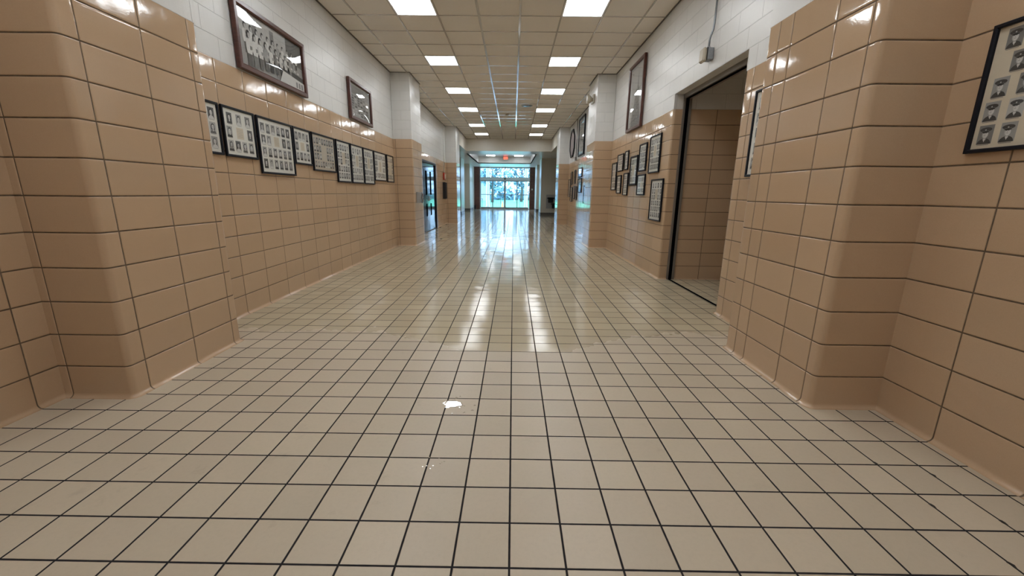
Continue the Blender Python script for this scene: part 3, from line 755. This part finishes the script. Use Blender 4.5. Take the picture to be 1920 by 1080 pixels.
def draw_queue(q, w_, h, fw):
    """old black and white print: people standing along a serving counter"""
    ox, oz = 0, fw; y = -.0125
    P(q, [(-w_ / 2, 0), (w_ / 2, 0), (w_ / 2, h), (-w_ / 2, h)], 4, y, ox, oz); y -= .0003
    P(q, [(-w_ / 2, h * .62), (w_ / 2, h * .60), (w_ / 2, h), (-w_ / 2, h)], 5, y, ox, oz); y -= .0003
    for k in range(6): P(q, [(-w_ * .30 + k * .13 * w_, h * .66), (-w_ * .24 + k * .13 * w_, h * .66), (-w_ * .24 + k * .13 * w_, h * .93), (-w_ * .30 + k * .13 * w_, h * .93)], 5 if k % 2 else 3, y, ox, oz)
    y -= .0003
    P(q, [(w_ * .22, h * .55), (w_ * .5, h * .5), (w_ * .5, h), (w_ * .22, h)], 2, y, ox, oz); y -= .0003
    P(q, [(-w_ * .1, h * .42), (w_ * .5, h * .30), (w_ * .5, h * .12), (-w_ * .1, h * .28)], 1, y, ox, oz); y -= .0003
    P(q, [(-w_ * .12, h * .47), (w_ * .5, h * .36), (w_ * .5, h * .30), (-w_ * .12, h * .42)], 4, y, ox, oz); y -= .0003
    rnd = random.Random(5)
    for row in (0, 1):
        for k in range(11 - 2 * row):
            x = -w_ * (.40 - .03 * row) + k * w_ * .078; s_ = (1.25 - .055 * k) * (.86, 1)[row]; base = h * ((.24, .02)[row] + .018 * k); bh = h * .40 * s_
            tone = rnd.choice((5, 6, 6, 3, 6, 4)); low = rnd.choice((1, 2, 3, 3)); sh_ = .040 * s_
            pts = [(x - sh_ * .75, base), (x + sh_ * .7, base), (x + sh_ * .8, base + bh * .5), (x - sh_ * .8, base + bh * .5)]
            P(q, pts, low, y, ox, oz); y -= .0001
            pts = [(x - sh_ * .8, base + bh * .45), (x + sh_ * .78, base + bh * .45), (x + sh_ * 1.05, base + bh * .62), (x + sh_, base + bh * .9), (x + sh_ * .55, base + bh), (x - sh_ * .55, base + bh), (x - sh_, base + bh * .9), (x - sh_ * 1.05, base + bh * .62)]
            P(q, pts, tone, y, ox, oz); y -= .0001
            P(q, [(x + sh_ * .2, base + bh * .60), (x + sh_ * 1.5, base + bh * .66), (x + sh_ * 1.5, base + bh * .74), (x + sh_ * .2, base + bh * .76)], 5 if tone < 5 else 4, y, ox, oz); y -= .0001
            top = base + bh * 1.13
            q.poly([(ox + a, b_, oz + c_) for a, b_, c_ in ell(x, top + .006, .024 * s_, .030 * s_, y, 12)], rnd.choice((0, 1, 1))); y -= .0001
            q.poly([(ox + a, b_, oz + c_) for a, b_, c_ in ell(x + .007 * s_, top - .004, .016 * s_, .022 * s_, y, 10)], 5); y -= .0001
    P(q, [(w_ * .05, 0), (w_ * .5, 0), (w_ * .5, h * .18), (w_ * .12, h * .26)], 6, y, ox, oz); y -= .0002
    for k in range(3): P(q, [(w_ * (.34 + .05 * k), h * .03), (w_ * (.37 + .05 * k), h * .03), (w_ * (.37 + .05 * k), h * .15), (w_ * (.34 + .05 * k), h * .15)], 3, y, ox, oz)
    for k in range(7): P(q, [(w_ * (.02 + .06 * k), h * (.44 - .018 * k)), (w_ * (.05 + .06 * k), h * (.435 - .018 * k)), (w_ * (.05 + .06 * k), h * (.475 - .018 * k)), (w_ * (.02 + .06 * k), h * (.48 - .018 * k))], 6, y, ox, oz)
def draw_doc(q, w_, h, fw):
    y = -.0125; P(q, [(-w_ / 2, 0), (w_ / 2, 0), (w_ / 2, h), (-w_ / 2, h)], 4, y, 0, fw); y -= .0003
    P(q, [(-w_ * .46, h * .7), (w_ * .2, h * .7), (w_ * .2, h * .95), (-w_ * .46, h * .95)], 3, y, 0, fw); y -= .0003
    rnd = random.Random(9)
    for i in range(6):
        for j in range(8):
            a, b_ = -w_ * .42 + i * w_ * .14, h * .08 + j * h * .075
            P(q, [(a, b_), (a + w_ * .1, b_), (a + w_ * .1, b_ + h * .05), (a, b_ + h * .05)], rnd.choice((1, 2, 3, 5, 5)), y, 0, fw)
def draw_tower(q, w_, h, fw):
    y = -.0125; P(q, [(-w_ / 2, 0), (w_ / 2, 0), (w_ / 2, h), (-w_ / 2, h)], 5, y, 0, fw); y -= .0003
    P(q, [(-w_ * .3, 0), (w_ * .4, 0), (w_ * .36, h * .2), (w_ * .26, h * .38), (w_ * .22, h * .6), (w_ * .15, h * .66), (w_ * .11, h * .92), (w_ * .07, h * .66), (-w_ * .02, h * .6), (-w_ * .12, h * .36), (-w_ * .25, h * .18)], 3, y, 0, fw); y -= .0003
    rnd = random.Random(2)
    for k in range(34):
        zz = rnd.uniform(.02, .6) * h; lim = .25 * (1 - zz / h) * w_; a = w_ * .06 + rnd.uniform(-1, 1) * lim
        P(q, [(a - .015, zz), (a + .012, zz + .01), (a + .02, zz + .05), (a - .008, zz + .04)], rnd.choice((1, 2, 4, 5)), y, 0, fw); y -= .00005
picture('L', 3.262, 4.63, 2.45, 3.09, draw_queue, 'large mahogany framed black and white print of people queueing at a counter', d=.045)
picture('L', 6.11, 7.18, 2.46, 3.10, draw_doc, 'smaller mahogany framed grey print high on the left wall', d=.045)
picture('R', 6.47, 7.40, 2.432, 3.60, draw_tower, 'tall dark framed drawing of a tower on the right wall above the portraits', d=.045, bulge=.004)
picture('R', 12.45, 13.60, 2.50, 3.70, draw_doc, 'tall black framed picture beyond the second right pilaster', wood='frame', d=.04, bulge=.003)
# octagonal frame
t = wallroot('octagonal_picture', 'R', 15.25, 2.60, 'black octagonal picture frame high at the far end of the right wall', 'framed picture', None)
q = MB(); R1 = .50; R2 = .43
def octo(r, y): return [(r * 1.28 * math.cos(PI / 8 + k * PI / 4), y, .52 + r * 1.08 * math.sin(PI / 8 + k * PI / 4)) for k in range(8)]
rings = [[q.vert(*p_) for p_ in octo(r, y)] for r, y in ((R1, 0), (R1, -.035), (R2, -.03), (R2, 0))]
for i in range(4):
    for k in range(8): q.face([rings[i][k], rings[i][(k + 1) % 8], rings[(i + 1) % 4][(k + 1) % 8], rings[(i + 1) % 4][k]])
q.build('frame', M['frame'], t)
q = MB(); q.poly(octo(R2 * 1.01, -.006)); q.poly(octo(R2 * 1.01, -.002)); q.build('print', noisy('mauve_print', (.36, .30, .30), (.30, .26, .26), 5, .5), t)

# ------------------------------------------------------------------ doorway frame right, double doors left
q = MB()
def jamb(ya, yb):
    q.box(JX, 2.395, ya, yb, 0, LT); q.box(2.43, 2.475, ya, yb, 0, LT)
jamb(5.03 - .03, 5.03); jamb(3.2, 3.23)
q.box(JX, 2.395, 3.2, 5.03, LT - .06, LT); q.box(2.43, 2.475, 3.2, 5.03, LT - .06, LT)
q.bbox(2.375, 2.385, 5.002, 5.012, .9, .95, .001)
dr = struct('door_2', q, M['dframe'])
q = MB(); q.box(2.39, 2.438, 4.998, 5.03, 0, LT); q.box(2.39, 2.438, 3.2, 3.232, 0, LT); q.box(2.39, 2.438, 3.2, 5.03, LT - .062, LT); q.build('guide_track', M['matblack'], dr)
# double doors on the left
DX = WL - .03; DT = 2.235
q = MB()
q.box(WL - .12, WL + .012, 11.5, 11.56, 0, DT); q.box(WL - .12, WL + .012, 13.79, 13.85, 0, DT); q.box(WL - .12, WL + .012, 11.56, 13.79, DT - .06, DT)
d3 = struct('door_3', q, M['black'])
def ldoor(ya, yb, hs):
    l = MB(); l.bbox(DX - .045, DX, ya, yb, .012, DT - .065, .003); lf = l.build('door_leaf', M['bdoor'], d3)
    yc = (yb - .34) if hs > 0 else (ya + .34)
    l = MB()
    l.bbox(DX + .001, DX + .010, yc - .09, yc + .09, 1.18, 1.93, .003); l.build('vision_panel', M['matblack'], lf)
    l = MB(); l.bbox(DX + .001, DX + .010, yc - .07, yc + .07, .50, .90, .003); l.build('lower_panel', M['matblack'], lf)
    l = MB(); l.bbox(DX + .001, DX + .006, ya + .04, yb - .04, .02, .25, .002); l.build('kick_plate', M['bdoor'], lf)
    yh = yb - .08 if hs > 0 else ya + .08
    l = MB(); l.bbox(DX + .001, DX + .012, yh - .03, yh + .03, .98, 1.14, .002); l.tube([(DX + .01, yh, 1.02), (DX + .06, yh, 1.02), (DX + .06, yh - hs * .0 + .001, 1.11), (DX + .01, yh, 1.11)], .008, 8); l.build('door_handle', M['steel'], lf)
ldoor(11.565, 12.648, 1); ldoor(12.652, 13.785, -1)
b = MB(); b.box(WL - .3, WL - .12, 11.3, 14.0, 0, 2.4); struct('wall_behind_door', b, M['cream'])

# ------------------------------------------------------------------ wall fittings
# electrical box and conduit, right wall
t = thing('electrical_box', (WR - .004, 4.0, 2.76), 'grey metal electrical box with beige sounder above the doorway', 'electrical box')
q = MB(); q.bbox(-.062, 0, -.055, .055, 0, .125, .004); q.build('box_body', M['galv'], t)
q = MB(); q.bbox(-.072, -.062, -.05, .05, -.005, .13, .003); q.build('cover_gasket', M['black'], t)
q = MB(); q.bbox(-.118, -.072, -.058, .058, -.022, .128, .016); q.build('sounder', M['beige'], t)
q = MB(); q.tube([(-.04, 0, .125), (-.04, 0, .15)], .016, 12); q.build('connector', M['steel'], t)
q = MB(); q.tube([(WR - .044, 4.0, 2.905), (WR - .044, 4.0, 2.97), (WR - .040, 3.99, 3.01), (WR - .025, 3.98, 3.07), (WR - .020, 3.975, 3.13), (WR - .018, 3.975, ZC)], .011, 12); q.bbox(WR - .034, WR - .004, 3.955, 3.995, 3.40, 3.425, .003)
tag(q.build('conduit', M['galv']), 'thin grey conduit pipe running from the box up to the ceiling', 'conduit')
# conduit far right and left
q = MB(); q.tube([(WR - .02, 14.12, 2.52), (WR - .02, 14.12, ZC)], .014, 10); q.bbox(WR - .06, WR - .004, 14.06, 14.18, 2.42, 2.54, .006)
tag(q.build('conduit', M['dframe']), 'dark conduit with a small box between the octagonal and tall pictures', 'conduit')
q = MB(); q.tube([(WL + .022, 15.55, 2.02), (WL + .022, 15.55, ZC)], .013, 10); tag(q.build('conduit', M['white']), 'white conduit dropping to the red fire alarm on the left wall', 'conduit')
t = thing('fire_alarm', (WL + .004, 15.52, 1.745), 'red fire alarm strobe above the black cabinet on the left wall', 'fire alarm')
q = MB(); q.bbox(0, .05, -.17, .17, 0, .26, .008); q.build('alarm_body', M['red'], t); q = MB(); q.bbox(.051, .065, -.09, .09, .05, .21, .004); q.build('strobe_lens', M['offw'], t)
t = thing('fire_cabinet', (WL + .004, 15.45, 1.01), 'black wall cabinet under the red fire alarm', 'cabinet')
q = MB(); q.bbox(0, .10, -.2, .2, 0, .645, .006); q.build('cabinet_body', M['black'], t); q = MB(); q.bbox(.101, .106, -.17, .17, .03, .615, .002); q.build('cabinet_door', M['frame'], t)
# dispenser on second left pilaster
t = thing('wall_dispenser', (PL + .004, 8.93, 1.01), 'grey metal wall dispenser with bright curved front on the second left pilaster', 'dispenser')
q = MB(); q.bbox(0, .105, -.07, .07, 0, .25, .006); q.build('dispenser_body', M['alu'], t)
q = MB(); q.tube([(.115, 0, .0), (.14, 0, .06), (.118, 0, .12), (.14, 0, .19), (.115, 0, .255)], [.02, .028, .018, .028, .02], 10); q.build('chrome_front', M['steel'], t)
# round speaker at second right pilaster
t = thing('emergency_light', (PR - .001, 9.05, 3.40), 'beige round emergency lamp high on the second right pilaster', 'emergency light')
q = MB(); q.bbox(-.035, 0, -.12, .16, -.09, .09, .01); q.build('mounting_box', M['beige'], t)
q = MB(); q.lathe([(.03, -.03), (.045, -.05), (.085, -.09), (.095, -.15), (.085, -.16), (.0, -.155)], (0, -.02, -.01), axis='x', n=16); q.build('lamp_head', M['beige'], t)
# ceiling fittings
t = MB(); t.lathe([(.055, .012), (.06, 0), (.055, -.03), (.03, -.045), (.0, -.047)], (-.242, 13.4, ZC), n=20); tag(t.build('smoke_detector', M['beige']), 'small round smoke detector on the ceiling between the bright strips', 'smoke detector')
t = thing('ceiling_speaker', (.37, 12.05, ZC), 'round grey ceiling grille right of the bright strips', 'ceiling speaker')
q = MB(); q.lathe([(.17, .006), (.172, -.006), (.15, -.012), (.148, -.004)], n=32); q.build('rim', M['alu'], t)
q = MB(); q.lathe([(.145, -.004), (.10, -.016), (.04, -.010), (.0, -.018)], n=32); q.build('grille', mat('violet_grey_grille', (.16, .14, .17), .3, .5), t)
t = MB(); t.bbox(1.87, 1.90, 10.85, 11.2, ZC - .02, ZC + .0, .004);
tag(t.build('ceiling_clip', M['offw']), 'thin pale strip on the ceiling edge left of the emergency lamp', 'strip')

# ------------------------------------------------------------------ crumbs and water on the floor
rnd = random.Random(4)
def crumb(x, y, s_, lab, grp, long=1):
    q = MB(); n = 8; a0 = rnd.random() * 3
    prof = [(1, 0), (.9, .35), (.5, .6), (.0, .65)]
    rings = [[q.vert(s_ * r * (.7 + .3 * math.sin(a0 + 2.3 * k)) * math.cos(2 * PI * k / n), s_ * long * r * math.sin(2 * PI * k / n), s_ * .45 * h + .0002) for k in range(n)] for r, h in prof[:3]]
    top = q.vert(0, 0, s_ * .3)
    for i in range(2):
        for k in range(n): q.face([rings[i][k], rings[i][(k + 1) % n], rings[i + 1][(k + 1) % n], rings[i + 1][k]])
    for k in range(n): q.face([rings[2][k], rings[2][(k + 1) % n], top])
    q.face(rings[0][::-1])
    o = q.build('dirt_crumb', M['dark']); o.location = (x, y, 0); tag(o, lab, 'dirt crumb', grp); return o
for x, y in ((1.778, .885), (1.778, .60), (1.975, .52), (1.778, .325), (1.975, .24), (1.778, .045)):
    crumb(x, y, .010, 'dark crumb stuck in the floor grout near the right wall', 'dark crumbs in the right floor grout', 1.8)
for x, y in ((-2.68, 14.0), (-2.68, 15.4), (-2.0, 10.2)):
    crumb(x, y, .04, 'dark lump on the floor before the black double doors', 'dark lumps by the double doors')
water = mat('spilled_water', (.46, .40, .31), .02, spec=.5, coat=1.0); 
q = MB()
def blob(cx, cy, rx, ry, n=22, j=.25, h=.0012, ang=0.):
    sd = rnd.random() * 9; ring = []; ring2 = []
    for k in range(n):
        a = 2 * PI * k / n; r = 1 + j * math.sin(3 * a + sd) * .6 + j * .5 * math.sin(7 * a + 2 * sd)
        u_, v_ = rx * r * math.cos(a), ry * r * math.sin(a); c_, s_ = math.cos(ang), math.sin(ang)
        ring.append(q.vert(cx + u_ * c_ - v_ * s_, cy + u_ * s_ + v_ * c_, .0002)); ring2.append(q.vert(cx + .86 * (u_ * c_ - v_ * s_), cy + .86 * (u_ * s_ + v_ * c_), h))
    for k in range(n): q.face([ring[k], ring[(k + 1) % n], ring2[(k + 1) % n], ring2[k]], 0, None, False)
    q.face(ring2, 0, None, False)
blob(-.355, 1.115, .055, .045)
for k in range(16):
    a = rnd.uniform(0, 6.28); r = rnd.uniform(.05, .13); blob(-.33 + r * math.cos(a), 1.13 + r * 1.1 * math.sin(a), rnd.uniform(.004, .011), rnd.uniform(.003, .008), 10, .3, .0010, rnd.random() * 3)
for k in range(9): blob(-.36 + rnd.uniform(-.06, .05), .56 + rnd.uniform(-.05, .05), rnd.uniform(.002, .005), rnd.uniform(.002, .004), 8, .3, .0009)
o = q.build('water_drops', water, recalc=True); tag(o, 'small wet puddle and drops shining on the dry floor tiles left of centre', 'water drops', kind='stuff')
# black wedge outside/inside the doors
t = MB(); b0 = len(t.v)
for p_ in ((-2.32, 33.0, -.02), (-1.78, 33.0, -.02), (-1.78, 33.5, -.02), (-2.32, 33.5, -.02), (-2.30, 33.05, .14), (-2.1, 33.05, .13), (-2.1, 33.45, .13), (-2.30, 33.45, .14)): t.vert(*p_)
for f_ in ((3, 2, 1, 0), (4, 5, 6, 7), (0, 1, 5, 4), (1, 2, 6, 5), (2, 3, 7, 6), (3, 0, 4, 7)): t.face(f_)
tag(t.build('rubber_ramp', M['black']), 'black rubber wedge on the porch by the left column', 'wedge')

# ------------------------------------------------------------------ outside
def ext(name, q, m, lab, cat, grp=None): return tag(q.build(name, m), lab, cat, grp)
q = MB(); q.box(-14, 14, 32.42, 36.2, -.25, -.02); struct('porch_floor', q, noisy('pale_concrete', (.62, .62, .60), (.55, .55, .53), 2, .7))
q = MB(); q.box(-14, 14, 32.5, 37, 4.3, 4.5); struct('porch_ceiling', q, M['white'])
q = MB(); q.box(-12, -3.1, 32.4, 32.7, 0, 4.4); q.box(1.7, 12, 32.4, 32.7, 0, 4.4); q.box(-3.2, 1.8, 32.42, 32.7, SZ, 4.4); struct('wall_outside', q, M['cream'])
q = MB(); q.face([q.vert(-150, 40, -.3), q.vert(150, 40, -.3), q.vert(150, 400, -.3), q.vert(-150, 400, -.3)])
struct('lawn', q, noisy('lawn_grass', (.07, .36, .16), (.11, .45, .20), 1.5, .9))
colm = noisy('white_column', (.74, .74, .75), (.68, .68, .70), 2, .5)
for x, lb in ((-2.24, 'left'), (1.10, 'right')):
    q = MB(); q.lathe([(.20, -.02), (.20, .08), (.155, .14), (.145, 2), (.135, 4.1), (.19, 4.2), (.19, 4.3)], (x, 35.5, 0), n=24)
    ext('porch_column', q, colm, 'round white porch column outside the %s door panes' % lb, 'column', 'porch columns')
def railing(x0, x1, lab):
    q = MB()
    for x in (x0, x1): q.box(x - .02, x + .02, 37.98, 38.02, -.25, .76)
    q.box(x0, x1, 37.985, 38.015, .70, .74); q.box(x0, x1, 37.985, 38.015, -.10, -.07)
    n = max(2, int((x1 - x0) / .11))
    for k in range(1, n): xx = x0 + (x1 - x0) * k / n; q.box(xx - .006, xx + .006, 37.994, 38.006, -.08, .70)
    ext('iron_railing', q, M['black'], lab, 'railing', 'black porch railings')
railing(-3.6, -2.9, 'black iron railing seen at the left edge of the entrance'); railing(-1.88, -1.2, 'black iron railing seen through the second door pane'); railing(.62, 1.4, 'black iron railing seen beside the right porch column')
q = MB(); q.box(-1.2, -.88, 38.9, 39.2, -.26, -.2); q.lathe([(.12, -.2), (.07, .15), (.03, .45), (.0, .46)], (-1.04, 39.05, 0), n=16); ext('traffic_cone', q, M['orange'], 'small orange cone outside beside the centre mullion', 'cone')
# football goal-like white pipe frame & house
q = MB()
for x in (.2, 5.4): q.box(x - .1, x + .1, 79.9, 80.1, -.3, 6)
q.box(.2, 5.4, 79.9, 80.1, 1.9, 2.1); ext('white_goal_frame', q, colm, 'white post and rail frame far across the lawn', 'frame')
bl = noisy('far_house_wall', (.40, .44, .52), (.34, .38, .46), .3, .8)
q = MB(); q.box(-13, -5.5, 84, 92, -.3, 3.6); hs = thing('far_house', (0, 0, 0), 'pale blue grey building far across the lawn at left', 'building')
q.build('walls', bl, hs); q = MB()
for p_ in ((-13.5, 83.5, 3.6), (-5, 83.5, 3.6), (-5, 92.5, 3.6), (-13.5, 92.5, 3.6), (-13, 88, 5.4), (-5.5, 88, 5.4)): q.vert(*p_)
for f_ in ((0, 1, 5, 4), (1, 2, 5), (2, 3, 4, 5), (3, 0, 4), (3, 2, 1, 0)): q.face(f_)
q.build('roof', mat('far_roof', (.22, .25, .32), .8), hs)
q = MB()
for k in range(3): q.box(-12.2 + 2.3 * k, -11.3 + 2.3 * k, 83.9, 84.0, .8, 2.3)
q.build('windows', mat('far_window', (.05, .08, .14), .2), hs)
leafm = noisy('hazed_leaves', (.12, .22, .26), (.18, .30, .33), 2, .8); bark = noisy('tree_bark', (.12, .10, .09), (.08, .07, .06), 3, .9)  # bluish distance haze is painted into the leaf colour
import bmesh
def tree(x, y, h, s_, seed, lab):
    r_ = random.Random(seed); t = thing('tree', (x, y, -.3), lab, 'tree', group='trees across the lawn')
    q = MB(); q.tube([(0, 0, 0), (.1, 0, h * .25), (-.1, .1, h * .5), (.1, 0, h * .8)], [.28, .22, .15, .05], 8)
    for k in range(7):
        a = r_.uniform(0, 6.28); z = h * r_.uniform(.28, .55); q.tube([(0, 0, z), (math.cos(a) * s_ * .45, math.sin(a) * s_ * .45, z + h * .18), (math.cos(a) * s_ * .8, math.sin(a) * s_ * .8, z + h * .28)], [.12, .07, .03], 6)
    q.build('trunk', bark, t)
    q = MB()
    for k in range(1100):
        u_, v_ = r_.uniform(0, 6.28), r_.uniform(-1, 1); rr = s_ * r_.uniform(.45, 1.0) ** .6 * (.75 + .25 * math.sin(3 * u_ + seed)); c_ = Vector((rr * math.cos(u_) * math.sqrt(1 - v_ * v_), rr * math.sin(u_) * math.sqrt(1 - v_ * v_), h * .66 + v_ * h * .34))
        a = Vector((r_.uniform(-1, 1), r_.uniform(-1, 1), r_.uniform(-1, 1))).normalized(); b_ = a.orthogonal().normalized(); l = r_.uniform(.18, .38)
        q.poly([tuple(c_ + a * l), tuple(c_ + b_ * l * .5), tuple(c_ - a * l), tuple(c_ - b_ * l * .5)])
    q.build('foliage', leafm, t, recalc=False)
tree(-9, 74, 8.5, 3.4, 1, 'leftmost leafy tree seen through the entrance transom'); tree(-3.6, 70, 7.5, 3.2, 2, 'tree behind the left half of the entrance doors')
tree(1.5, 76, 8.5, 3.6, 3, 'tree behind the right half of the entrance doors'); tree(6.5, 72, 7.8, 3.2, 4, 'rightmost tree seen through the entrance transom')
hg = MB()
r_ = random.Random(8)
for k in range(2600):
    c_ = Vector((r_.uniform(-40, 40), r_.uniform(94, 98), r_.uniform(-.3, 2.6 + 1.6 * math.sin(k * .37)))); a = Vector((r_.uniform(-1, 1), r_.uniform(-1, 1), r_.uniform(-1, 1))).normalized(); b_ = a.orthogonal().normalized(); l = r_.uniform(.4, .8)
    hg.poly([tuple(c_ + a * l), tuple(c_ + b_ * l * .6), tuple(c_ - a * l), tuple(c_ - b_ * l * .6)])
tag(hg.build('hedge', leafm, recalc=False), 'long dark hedge along the far side of the lawn', 'hedge', kind='stuff')

# ------------------------------------------------------------------ world and camera
W = bpy.data.worlds.new('World'); bpy.context.scene.world = W; W.use_nodes = True
nt = W.node_tree; bg = nt.nodes['Background']
tc = nt.nodes.new('ShaderNodeTexCoord'); sp = nt.nodes.new('ShaderNodeSeparateXYZ'); rp = nt.nodes.new('ShaderNodeValToRGB')
nt.links.new(tc.outputs['Generated'], sp.inputs[0]); nt.links.new(sp.outputs[2], rp.inputs[0])
rp.color_ramp.elements[0].position = 0; rp.color_ramp.elements[0].color = (.58, .79, 1, 1); rp.color_ramp.elements[1].position = .5; rp.color_ramp.elements[1].color = (.42, .68, 1, 1)
nt.links.new(rp.outputs[0], bg.inputs[0]); bg.inputs[1].default_value = 5.5

cam = bpy.data.cameras.new('camera'); co = bpy.data.objects.new('camera', cam); C.objects.link(co); bpy.context.scene.camera = co
fpx, pit, yaw, rol = 764.0336, .2297, -.0068, .0112
cy_, sy, cp, sp_ = math.cos(yaw), math.sin(yaw), math.cos(pit), math.sin(pit)
fwd = Vector((sy * cp, cy_ * cp, -sp_)); right = Vector((cy_, -sy, 0)); up = right.cross(fwd)
c_, s_ = math.cos(rol), math.sin(rol); A = right * c_ + up * s_; B = -right * s_ + up * c_
Mx = Matrix(((A.x, B.x, -fwd.x, 0), (A.y, B.y, -fwd.y, 0), (A.z, B.z, -fwd.z, 0), (0, 0, 0, 1))); Mx.translation = Vector((-.0092 * T, -5.8285 * T, 6.3901 * T))
co.matrix_world = Mx
cam.sensor_fit = 'HORIZONTAL'; cam.sensor_width = 36; cam.lens = fpx / 1920 * 36; cam.shift_x = 4.7017 / 1920; cam.shift_y = .7385 / 1920; cam.clip_start = .02; cam.clip_end = 600
sc = bpy.context.scene
sc.view_settings.view_transform = 'Standard'; sc.view_settings.look = 'None'; sc.view_settings.gamma = 1; sc.view_settings.use_curve_mapping = False
sc.view_settings.exposure = 0.92
sc.cycles.max_bounces = 10; sc.cycles.diffuse_bounces = 6; sc.cycles.glossy_bounces = 6; sc.cycles.transparent_max_bounces = 12
